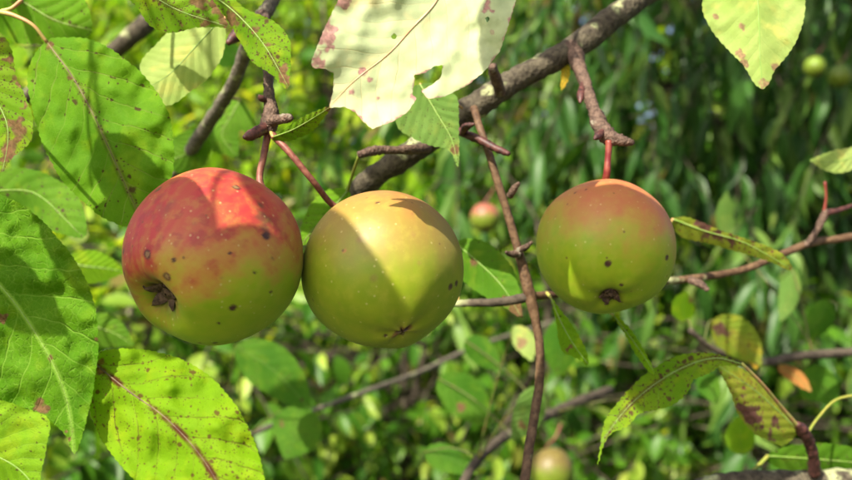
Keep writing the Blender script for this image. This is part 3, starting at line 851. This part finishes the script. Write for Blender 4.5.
leaf(BR, LM['pale'], [(452, -38), (437, 0), (412, 28), (388, 54), (355, 80), (328, 108)], .236, .226, slope=-.18, fold=-.10, bend=-.06, wave=.0016,
     outline=[(352, -46), (338, 0), (325, 27), (311, 62), (313, 68), (324, 68), (334, 73), (333, 90), (329, 108), (345, 107), (355, 112), (362, 120), (372, 129), (392, 122), (408, 112), (417, 98), (412, 95),
              (415, 80), (414, 75), (425, 73), (435, 66), (443, 65), (441, 77), (433, 84), (421, 91), (428, 99), (446, 96), (468, 85), (484, 72), (500, 52), (509, 24), (516, 0), (520, -30), (490, -52), (452, -62), (400, -58)],
     smooth_outline=False, holes=[[(391, 36), (394, 33), (397, 35), (396, 39), (392, 39)], [(485, 18), (488, 16), (490, 19), (487, 23)]],
     blots=[(344, 2, 9), (332, 30, 9), (328, 40, 9), (322, 50, 6), (317, 60, 8), (322, 64, 6), (362, 72, 4), (370, 80, 3), (352, 92, 4), (378, 99, 4), (413, 96, 4), (487, 8, 7), (492, 32, 4), (360, 118, 3)], edgebrown=2.0, serr=.6, step=3.2, rib='midriborange', ribr=1.2,
     petiole=[(452, -38, .236, 2), (475, -75, .25, 2), (520, -120, .30, 2.2), (640, -90, .37, 2.6), (692, -42, .38, 3)], label='large pale sunlit leaf with chewed edge and holes')
leaf(BR, LM['shade'], [(420, 84), (436, 112), (452, 140), (458, 168)], .300, .293, outline=[(420, 84), (440, 86), (456, 96), (459, 120), (459, 148), (458, 168), (449, 150), (432, 146), (412, 138), (397, 126), (400, 100)],
     slope=.2, fold=.2, blots=[(455, 150, 4)], petiole=[(420, 84, .300, 1.2), (440, 93, .31, 1.2), (462, 108, .322, 1.4)])
leaf(BR, LM['gold'], [(565, 58), (566, 74), (561, 92)], .338, .335, w=(5.5, 4.5), petiole=[(565, 58, .338, 1.2), (571, 50, .335, 1.5)], rib=None, label='small golden dead leaf')
leaf(BR, LM['green'], [(455, 243), (478, 262), (502, 286), (522, 318)], .345, .325, w=(26, 24), slope=.2, blots=[(516, 312, 13), (508, 300, 6), (474, 262, 4)],
     petiole=[(455, 243, .345, 2), (452, 270, .345, 2), (458, 300, .332, 2)])
leaf(BR, LM['curl'], [(551, 298), (561, 322), (574, 345), (588, 364)], .312, .300, outline=[(551, 298), (556, 304), (566, 316), (577, 332), (586, 350), (588, 365), (580, 360), (571, 356), (562, 352), (558, 340), (557, 325)],
     slope=.7, fold=.3, blots=[(566, 350, 5)], petiole=[(551, 298, .312, 1.5), (547, 293, .318, 2)], label='small narrow bright yellow-green leaf beside the vertical twig')
leaf(BR, LM['curl'], [(614, 316), (628, 334), (641, 352), (655, 373)], .315, .298, outline=[(613, 315), (621, 319), (633, 332), (644, 350), (655, 374), (645, 368), (632, 348), (622, 330)], slope=.9, fold=.3,
     petiole=[(613, 315, .315, 1.4), (600, 305, .325, 1.6), (600, 290, .338, 2)])
leaf(BR, LM['brownish'], [(673, 219), (705, 231), (745, 243), (790, 268)], .352, .345, outline=[(672, 220), (684, 217), (702, 222), (725, 232), (750, 240), (775, 249), (787, 258), (791, 270), (770, 262), (745, 254), (718, 246), (700, 242), (680, 236)],
     slope=.6, fold=.35, blots=[(705, 228, 9), (718, 236, 9), (732, 241, 7)], petiole=[(673, 219, .352, 1.6), (664, 240, .36, 1.6), (668, 280, .36, 2)], label='narrow leaf with a purple-brown streak right of the pink apple')
leaf(BR, LM['spotty'], [(348, 190), (333, 208), (316, 226), (300, 246)], .330, .322, w=(21, 19), slope=.3, petiole=[(348, 190, .330, 1.6), (352, 176, .318, 1.6), (359, 156, .305, 1.8)], petmat='ypetiole', label='bright spotted leaf peeping between the two touching apples')
leaf(BR, LM['light'], [(870, 150), (845, 160), (828, 162), (810, 160)], .40, .385, w=(13, 13), slope=.4, petiole=[(870, 150, .40, 1.5), (858, 180, .40, 1.5), (856, 204, .395, 1.8)])
tube('stalk', pxpath([(824, 213, .388, 2), (826, 198, .387, 1.3), (825, 182, .386, 1.5)]), M['redstem'], BR, 7)

# --- spur branch over the two touching apples
SP = thing('fruiting_branch', P(300, -60, .36), 'grey knobbly branch with a red-brown spur carrying the two touching apples', 'branch')
wood('limb', [(420, -190, .40, 10.20), (350, -120, .38, 9.35), (300, -55, .36, 7.65), (274, -2, .342, 6.80), (262, 18, .336, 8.07), (247, 48, .35, 7.22), (234, 82, .37, 6.80), (216, 112, .40, 6.80), (190, 152, .45, 6.80), (160, 200, .52, 5.95), (150, 250, .6, 4.25)], 'greytwig', SP, 14, .18, 10)
wood('spur', [(262, 16, .334, 7), (266, 45, .312, 6), (268, 72, .295, 5), (269, 96, .286, 5.5), (271, 112, .282, 7.5), (269, 124, .280, 9), (268, 132, .279, 7)], 'spur', SP, 14, .2, 10, 6)
wood('bud', [(266, 127, .279, 6), (257, 132, .275, 6), (249, 136, .272, 5.2), (244, 137, .270, 2)], 'bud', SP, 10, .12)
wood('bud', [(271, 121, .278, 6), (281, 119, .274, 5), (289, 118, .271, 4.4), (292, 118, .270, 2)], 'spur', SP, 10, .2)
wood('bud', [(265, 100, .283, 3), (261, 98, .281, 3.4), (259, 95, .280, 1)], 'bud', SP, 8, .1)
wood('bud', [(250, 22, .332, 7), (238, 34, .326, 7), (228, 43, .322, 3)], 'bud', SP, 10, .2)
leaf(SP, LM['scabby'], [(273, 137), (292, 130), (310, 120), (330, 107)], .276, .262, outline=[(272, 138), (286, 128), (302, 117), (318, 110), (331, 106), (327, 114), (316, 128), (304, 136), (290, 141), (280, 141)], slope=.4, fold=.6,
     blots=[(328, 109, 4)], petiole=[(273, 137, .276, 1.6), (270, 130, .279, 2)], label='small folded spotted leaf on the spur beside the chewed leaf')
leaf(SP, LM['scabby'], [(196, -14), (230, 8), (262, 42), (288, 86)], .285, .262, outline=[(190, -20), (215, -18), (245, 8), (268, 18), (284, 30), (291, 45), (290, 70), (288, 88), (280, 84), (268, 72), (250, 60), (240, 42), (226, 18)], slope=.45, fold=.45, wave=.003,
     blots=[(284, 70, 7), (288, 80, 6), (270, 45, 5), (232, 18, 8), (255, 30, 5)], serr=1.0, petiole=[(196, -14, .285, 2), (215, -60, .31, 2), (300, -58, .355, 2.4)], label='twisted leaf with dark scab above the spur')
leaf(SP, LM['scabby'], [(100, -34), (140, -12), (178, 10), (226, 26)], .272, .266, outline=[(104, -40), (150, -40), (195, -18), (215, 4), (228, 26), (214, 27), (195, 28), (172, 33), (150, 25), (134, 4), (112, -14)], slope=.3, fold=.2,
     blots=[(215, 12, 12), (200, 4, 9), (225, 22, 8), (182, 26, 4), (205, 24, 4)], petiole=[(100, -34, .272, 2), (150, -80, .30, 2.2), (300, -62, .355, 2.4)], label='green leaf with a browned tip at the top edge')
leaf(SP, LM['light'], [(218, 22), (196, 46), (172, 72), (148, 88)], .300, .292, outline=[(222, 24), (226, 36), (222, 56), (208, 78), (190, 92), (168, 106), (153, 94), (141, 76), (142, 60), (156, 44), (172, 30), (196, 22)], slope=.2, fold=.25,
     petiole=[(220, 23, .300, 2), (235, 12, .312, 2), (258, 16, .328, 2.4)], label='pale leaf half in sun beside the grey branch')
leaf(SP, LM['green'], [(240, 100), (230, 118), (222, 136), (238, 158)], .45, .45, w=(26, 30), slope=.2, petiole=[(240, 100, .45, 1.6), (230, 98, .41, 2), (224, 100, .39, 2)])
leaf(SP, LM['green'], [(205, 128), (190, 150), (176, 158), (160, 160)], .44, .45, w=(22, 22), slope=-.2, petiole=[(205, 128, .44, 1.6), (208, 125, .42, 2)])

# --- leafy shoot at the left edge
SH = thing('leafy_shoot', P(-60, 520, .24), 'leafy apple shoot along the left edge with spotted leaves', 'shoot')
ST = [(-240, -560, .31, 9), (-180, -380, .30, 8), (-110, -160, .30, 7.5), (-60, 0, .29, 6), (-52, 120, .27, 5.5), (-50, 240, .25, 5), (-44, 360, .245, 4.5), (-40, 460, .24, 4), (-36, 560, .24, 3)]
wood('stem', ST, 'twig', SH, 10, .15)
leaf(SH, LM['spotty'], [(47, 42), (72, 76), (92, 112), (112, 155), (130, 195), (146, 228)], .286, .274, outline=[(46, 41), (62, 37), (92, 40), (122, 56), (148, 80), (166, 108), (174, 140), (173, 170), (166, 200), (150, 226), (136, 229), (112, 222), (86, 205), (62, 180), (44, 148), (33, 112), (27, 78), (34, 55)],
     slope=.12, fold=.18, bend=-.05, wave=.003, blots=[(50, 45, 4), (70, 78, 3)], serr=1.1, step=3.2, rib='midribbrown', ribr=.65,
     petiole=[(47, 42, .286, 1.8), (34, 26, .284, 1.9), (18, 17, .284, 2.1), (0, 12, .285, 2.6), (-56, 4, .29, 3)], label='large spotted leaf hanging behind the red-cheeked apple')
leaf(SH, LM['veiny'], [(-70, 200), (-20, 262), (20, 310), (52, 362), (68, 405), (74, 452)], .228, .220, outline=[(-78, 190), (-40, 180), (0, 194), (32, 212), (60, 240), (82, 272), (95, 305), (98, 342), (95, 380), (88, 415), (75, 454), (66, 436), (52, 422), (35, 412), (0, 399), (-40, 375), (-75, 330), (-90, 260)],
     slope=.15, fold=.14, wave=.003, blots=[(3, 320, 5), (51, 358, 3), (45, 350, 2), (43, 409, 9), (96, 340, 3), (72, 430, 3), (65, 432, 2.5), (70, 440, 2.5)], serr=1.0, step=3.2, rib='midrib', ribr=.6,
     petiole=[(-70, 200, .232, 2.4), (-66, 170, .24, 2.4), (-54, 150, .262, 3)], label='large veined leaf at the left edge')
leaf(SH, LM['yellowg'], [(95, 364), (130, 392), (168, 420), (205, 462), (240, 525)], .2275, .206, outline=[(96, 355), (116, 349), (145, 350), (176, 357), (205, 372), (232, 400), (250, 432), (262, 466), (265, 505), (248, 535), (215, 530), (170, 510), (130, 476), (104, 444), (90, 412), (88, 388)],
     slope=-.12, fold=.18, wave=.003, blots=[(102, 362, 4), (100, 372, 3)], serr=1.0, step=3.2, rib='midribbrown', ribr=.8,
     petiole=[(95, 364, .2275, 2.2), (60, 350, .240, 2.2), (0, 330, .25, 2.4), (-44, 345, .248, 3)], label='yellow-green leaf full of specks below the red-cheeked apple')
leaf(SH, LM['curl'], [(-60, 440), (-20, 450), (20, 470), (50, 510)], .226, .220, outline=[(-70, 420), (-30, 398), (0, 400), (30, 410), (49, 420), (46, 450), (40, 480), (44, 520), (10, 530), (-40, 500)], slope=.2, fold=.15,
     petiole=[(-60, 440, .226, 2), (-48, 430, .236, 2.4)], label='light green leaf in the bottom left corner')
leaf(SH, LM['scabby'], [(-30, 60), (-10, 90), (8, 130), (0, 185)], .240, .232, outline=[(-40, 50), (-14, 42), (4, 37), (12, 52), (17, 78), (27, 100), (33, 120), (30, 142), (12, 158), (2, 172), (-20, 180), (-45, 140), (-50, 90)], slope=.3, fold=.2,
     blots=[(20, 128, 14), (8, 150, 12), (10, 60, 7), (20, 85, 6), (14, 78, 4), (26, 108, 7), (2, 40, 4), (12, 68, 5)], serr=1.2, petiole=[(-30, 60, .240, 2), (-50, 40, .26, 2.2), (-58, 30, .285, 3)], label='green leaf with red-brown blotches at the upper left edge')
leaf(SH, LM['spotty'], [(-20, -20), (20, 0), (55, 20), (92, 30)], .34, .335, outline=[(-25, -25), (20, -40), (60, -30), (84, -4), (92, 32), (70, 42), (40, 44), (10, 40), (-20, 10)], slope=.2, petiole=[(-20, -20, .34, 2), (-40, -18, .32, 2), (-66, -20, .295, 3)])
leaf(SH, LM['green'], [(-30, 196), (10, 190), (40, 196), (78, 232)], .36, .345, outline=[(-20, 180), (20, 168), (55, 178), (80, 200), (86, 236), (60, 234), (30, 226), (-10, 220)], slope=.2, petiole=[(-30, 196, .36, 2), (-44, 190, .32, 2), (-51, 180, .262, 3)])
leaf(SH, LM['curl'], [(66, 262), (84, 266), (104, 268), (126, 272)], .43, .43, w=(19, 18), slope=.2, petiole=[(66, 262, .43, 1.6), (20, 270, .40, 1.8), (-48, 285, .25, 2)])
leaf(SH, LM['green'], [(84, 322), (100, 328), (116, 334), (134, 346)], .45, .45, w=(20, 18), slope=.2, petiole=[(84, 322, .45, 1.6), (30, 310, .40, 1.8), (-46, 300, .25, 2)])
wood('petiole', [(22, 0, .285, 2.2), (12, 8, .285, 2), (2, 11, .285, 2.2)], 'petiole', SH, 7, 0)

# --- red spur with drooping leaves, lower right
RS = thing('low_branch', P(960, 470, .38), 'low grey branch with a dark red spur of drooping leaves, bottom right', 'branch')
wood('limb', [(1250, 420, .46, 17), (1080, 455, .40, 17), (960, 474, .38, 15.5), (870, 482, .37, 14.5), (800, 484, .366, 13.5), (740, 484, .365, 13), (705, 488, .366, 11), (690, 492, .368, 6)], 'limb', RS, 14, .16, 10, 9)
wood('spur', [(815, 474, .362, 6.5), (813, 455, .356, 5.2), (808, 440, .352, 5.6), (802, 430, .348, 6), (797, 424, .345, 3)], 'bud', RS, 12, .22, 8)
leaf(RS, LM['scabby'], [(742, 364), (716, 358), (686, 366), (655, 384), (627, 408), (604, 438)], .318, .300, outline=[(744, 366), (728, 357), (706, 353), (684, 354), (660, 364), (636, 382), (616, 404), (606, 420), (600, 445), (597, 467), (604, 444), (614, 432), (630, 424), (640, 414), (658, 410), (676, 402), (688, 392), (694, 380), (708, 374), (722, 366)],
     slope=.55, fold=-.25, wave=.002, serr=1.2, petiole=[(742, 364, .318, 1.8), (762, 384, .326, 1.8), (782, 408, .338, 2), (799, 428, .347, 2.6)], label='arching narrow leaf with dry tip, lower right')
leaf(RS, LM['brownish'], [(796, 428), (775, 408), (752, 388), (716, 364)], .350, .336, outline=[(798, 430), (786, 412), (766, 390), (744, 370), (716, 360), (722, 376), (732, 396), (738, 414), (750, 430), (766, 440), (782, 446), (792, 440)],
     slope=.3, fold=.1, blots=[(748, 412, 11), (757, 420, 9), (774, 424, 8), (744, 396, 4), (770, 438, 7), (760, 402, 5)], petiole=[(796, 428, .350, 1.8), (800, 430, .349, 2)], label='hanging leaf with purple blotches')
leaf(RS, LM['green'], [(768, 456), (800, 458), (850, 462), (900, 468)], .385, .378, outline=[(767, 456), (780, 448), (800, 444), (828, 443), (856, 448), (884, 458), (902, 470), (876, 480), (850, 480), (820, 474), (792, 472), (774, 466)], slope=.4, fold=.2,
     blots=[(806, 458, 2)], petiole=[(768, 456, .385, 2), (756, 468, .38, 2), (738, 482, .366, 2.2)], petmat='ypetiole')
tube('petiole', pxpath([(806, 436, .348, 1.8), (818, 418, .36, 1.4), (836, 400, .37, 1.4), (862, 394, .375, 1.4)]), M['ypetiole'], RS, 6)
leaf(RS, LM['green'], [(862, 394), (880, 392), (905, 396), (930, 410)], .375, .375, w=(18, 18))

# --- top right leaf and its shoot
TR = thing('leafy_shoot', P(800, -120, .34), 'shoot above the top right with one pale leaf hanging into view', 'shoot')
wood('stem', [(1000, -300, .50, 8), (900, -200, .38, 6), (820, -130, .33, 5), (760, -90, .31, 4.5), (700, -80, .30, 4), (640, -90, .30, 3)], 'twig', TR, 9, .15)
leaf(TR, LM['light'], [(752, -50), (757, -10), (759, 25), (760, 58), (763, 88)], .296, .285, outline=[(752, -56), (728, -44), (708, -18), (702, 8), (712, 30), (728, 50), (744, 66), (753, 82), (762, 89), (770, 82), (775, 70), (788, 54), (799, 36), (805, 8), (800, -20), (778, -46)],
     slope=.1, fold=.22, wave=.0025, blots=[(742, 26, 5), (740, 54, 5), (716, 16, 4), (745, 62, 5), (775, 68, 4), (764, 84, 6)], step=3.2, ribr=.8,
     petiole=[(752, -52, .296, 2), (752, -70, .298, 2), (756, -88, .308, 2.4)], label='pale green leaf with pinkish tip hanging at top right')
leaf(TR, LM['green'], [(690, -76), (660, -40), (640, -20), (622, -8)], .30, .30, w=(24, 24), petiole=[(690, -76, .30, 2), (694, -80, .30, 2.4)])

# --- mid-distance twigs with blurred leaves
def nearest(pt, path):
    q = [Vector(p[:3]) for p in catmull(pxpath(path), 8)]
    return min(q, key=lambda p: (p - pt).length)
def midtwig(label, path, mat, leaves, name='leafy_twig'):
    t = thing(name, P(*path[0][:3]), label, 'twig')
    wood('stem', path, mat, t, 8, .15, 6)
    for (mk, x0, y0, x1, y1, wd, z, *rest) in leaves:
        mid = [(x0, y0), ((x0 + x1) / 2 + .06 * (y1 - y0), (y0 + y1) / 2 - .06 * (x1 - x0)), (x1, y1)]
        lf = leaf(t, LM[mk], mid, z, z * .985, w=wd / 2, slope=random.uniform(-.4, .4), fold=random.uniform(.1, .4), rib=None, step=5, blots=rest[0] if rest else ())
        a = P(x0, y0, z); b = nearest(a, path); m_ = (a + b) / 2 + Vector((0, 0, .004))
        tube('petiole', [(*a, .0005), (*m_, .0005), (*b, .0007)], M['thinpetiole'], lf, 5, per=4)
    return t
midtwig('thin pale twig with blurred leaves under the middle apple', [(560, 320, 1.05, 2), (480, 345, .95, 2.2), (420, 372, .85, 2.5), (370, 390, .76, 2.6), (310, 412, .70, 2.6), (240, 440, .64, 2.8), (150, 500, .6, 3)], 'greytwig',
        [('dim', 236, 345, 312, 412, 52, .55), ('dim', 300, 405, 285, 460, 54, .60, [(283, 423, 5)]), ('curl', 240, 360, 262, 376, 22, .62)])
midtwig('dark twig with blurred leaves left of the vertical twig', [(610, 390, .72, 5), (570, 405, .66, 5), (530, 425, .60, 5), (500, 440, .56, 5), (470, 470, .52, 5), (455, 510, .5, 5)], 'darktwig',
        [('dim', 438, 378, 490, 428, 46, .60, [(462, 409, 5)]), ('shade', 536, 386, 512, 442, 34, .50, [(520, 424, 6)]), ('dim', 424, 452, 478, 474, 32, .55), ('light', 514, 326, 532, 362, 24, .50, [(523, 342, 6)]),
         ('dim', 560, 318, 556, 378, 40, .60), ('dim', 465, 340, 500, 372, 30, .66), ('light', 652, 402, 690, 374, 26, .6, [(676, 376, 9)])])
midtwig('dark twig with reddening leaves right of the pink apple', [(1000, 330, .62, 6), (900, 345, .58, 5), (852, 352, .56, 4.6), (800, 356, .54, 4.6), (760, 362, .52, 4.4), (715, 350, .50, 3.6), (690, 330, .49, 3)], 'darktwig',
        [('brownish', 712, 320, 762, 366, 42, .50, [(722, 330, 8)]), ('curl', 684, 322, 686, 290, 26, .50, [(693, 298, 5)]), ('curl', 742, 455, 744, 412, 32, .52), ('dry', 778, 366, 812, 392, 15, .54), ('shade', 728, 238, 727, 190, 20, .62),
         ('shade', 792, 268, 780, 322, 24, .56), ('dim', 800, 372, 838, 406, 40, .58), ('gold', 752, 352, 756, 370, 13, .50), ('dim', 700, 372, 716, 404, 26, .54), ('dim', 830, 300, 800, 340, 30, .62)])
midtwig('dark blurred branch behind the upper left leaves', [(260, -80, .58, 8.00), (200, -25, .53, 8.80), (145, 24, .50, 9.60), (112, 52, .51, 8.80), (70, 74, .54, 7.20), (20, 100, .58, 6.40), (-60, 150, .62, 6.40), (-200, 250, .7, 6.40)], 'limb',
        [('curl', 20, 46, 14, 70, 20, .5), ('light', 88, 232, 68, 238, 16, .55), ('dim', 95, 130, 130, 160, 40, .6), ('dim', 200, 200, 180, 230, 40, .6), ('dim', 240, 60, 210, 40, 30, .52)], name='blurred_branch')

for lb, x, y, r, z, top, cal in bgapples:
    apple(lb, x, y, r, z, cal, skinS(top), seg=40, rings=28, seed=x, group='blurred apples in the background', seplen=.2,
          stem=[((x + 10, y - r * 2.0, z * 1.02), r * .05), ((x + 4, y - r * 1.4, z * 1.01), r * .05)])

# --- unseen shoot, added above the frame to shade apples, branch and left leaves
OV = thing('leafy_shoot', P(60, -520, .20), 'unseen leafy shoot, added above the frame to shade the apples', 'shoot')
APL = [(P(214, 257, ZA), 90 * ZA / F), (P(382.5, 269, ZB), 81.5 * ZB / F), (P(605, 246.5, ZC), 70 * ZC / F)]
def surf(px, py, k, z):
    """point of apple k seen at this pixel, else the plane at distance z"""
    if k is not None:
        c, r = APL[k]; o = Vector((0, 0, CAM_H)); d = (P(px, py, 1) - o).normalized()
        b = d.dot(c - o); disc = b * b - (c - o).length_squared + r * r
        if disc > 0: return o + d * (b - math.sqrt(disc))
    return P(px, py, z)
def proj(v): return (CX + F * v.x / v.y, CY - F * (v.z - CAM_H) / v.y)
def shade_edge(e0, e1, inside, k, z, t, half=.021, ext=(.35, .6), mat='green'):
    """leaf between the sun and an apple, one margin of its shadow running e0 -> e1"""
    p, q, m = (surf(*e0, k, z), surf(*e1, k, z), surf(*inside, k, z))
    c = p + SUN * t; n = SUN
    def slide(v): return v + n * (c - v).dot(n)
    p, q, m = slide(p), slide(q), slide(m)
    d = q - p; ln = d.length; d.normalize(); s_ = n.cross(d)
    if (m - p).dot(s_) < 0: s_ = -s_
    a = p - d * ln * ext[0] + s_ * half * .93; b = q + d * ln * ext[1] + s_ * half * .93
    sc_ = .00028; e2_ = n.cross(d); L_ = (b - a).length; ol = []; N_ = 14; sy = s_.dot(e2_)
    for sg in (1, -1):
        for i_ in range(N_ + 1):
            u_ = i_ / N_ if sg > 0 else 1 - i_ / N_
            wd = half * (max(0, math.sin(math.pi * u_ ** .9))) ** .45
            if 0 < u_ < 1 or sg > 0: ol.append((L_ * u_ / sc_, -sy * wd * sg / sc_))
    md = [(L_ * u_ / sc_, 0.0) for u_ in (0, .33, .66, 1)]
    leaf(OV, LM[mat], md, 0, 0, outline=ol, frame=(a, d, e2_, n, sc_), step=6, fold=.06, wave=.0005, smooth_outline=False)
    return a
def shade_plain(x, y, z, t, half=30, L_=92):  # extra leaf added on the sun ray to shade the given point
    c = P(x, y, z) + SUN * t; d = (Vector((.7, .1, -.6)) - SUN * Vector((.7, .1, -.6)).dot(SUN)).normalized(); sc_ = z / F
    md = [(-L_ / 2, 0), (-L_ / 6, 3), (L_ / 6, 3), (L_ / 2, 0)]
    leaf(OV, LM['green'], md, 0, 0, w=half, frame=(c, d, SUN.cross(d), SUN, sc_), step=6, fold=.15, wave=.001)
    return c - d * (L_ / 2 * sc_)
hooks = [
    shade_edge((193, 172), (222, 240), (165, 250), 0, ZA, .115, half=.020, ext=(.3, .55)),
    shade_edge((205, 262), (290, 226), (250, 285), 0, ZA, .145, half=.017, ext=(.5, .12)),
    shade_edge((326, 206), (384, 263), (340, 270), 1, ZB, .26, half=.009, ext=(.35, .5)),
    shade_edge((586, 186), (568, 290), (640, 240), 2, ZC, .20, half=.022, ext=(.3, .3)),
]
for k, (x, y) in enumerate([(545, 45), (455, 140), (395, 175), (605, 0)]):
    hooks.append(shade_plain(x, y, .335, .18 + .012 * k, 22, 74))
for x, y, zz, t in [(150, 205, .28, .12), (10, 290, .222, .10)]:
    hooks.append(shade_plain(x, y, zz, t))
hooks.sort(key=lambda v: v.x)
cen_ = sum(hooks, Vector()) / len(hooks)
axis = [cen_ + SUN * .13 + Vector((d, .05 + .02 * math.sin(9 * d), .07 + .05 * d)) for d in (-.30, -.2, -.1, -.04, .02, .08, .15)]
tube('stem', [(*p, .0030 - .0003 * i) for i, p in enumerate(axis)], M['twig'], OV, 8, .15)
fine = [Vector(q[:3]) for q in catmull([tuple(p) for p in axis], 8)]
for h in hooks:
    b = min(fine, key=lambda p: (p - h - SUN * .12).length)
    tube('petiole', [(*h, .0005), (*(h + SUN * .03), .0005), (*(h + SUN * .08), .0007), (*b, .0011)], M['petiole'], OV, 6)
tube('limb', [(*axis[0], .003), (*(axis[0] + Vector((-.06, .06, .06))), .0036), (*(axis[0] + Vector((-.02, .16, .10))), .0042), (-.42, .27, 1.56, .005)], M['twig'], OV, 8, .15)
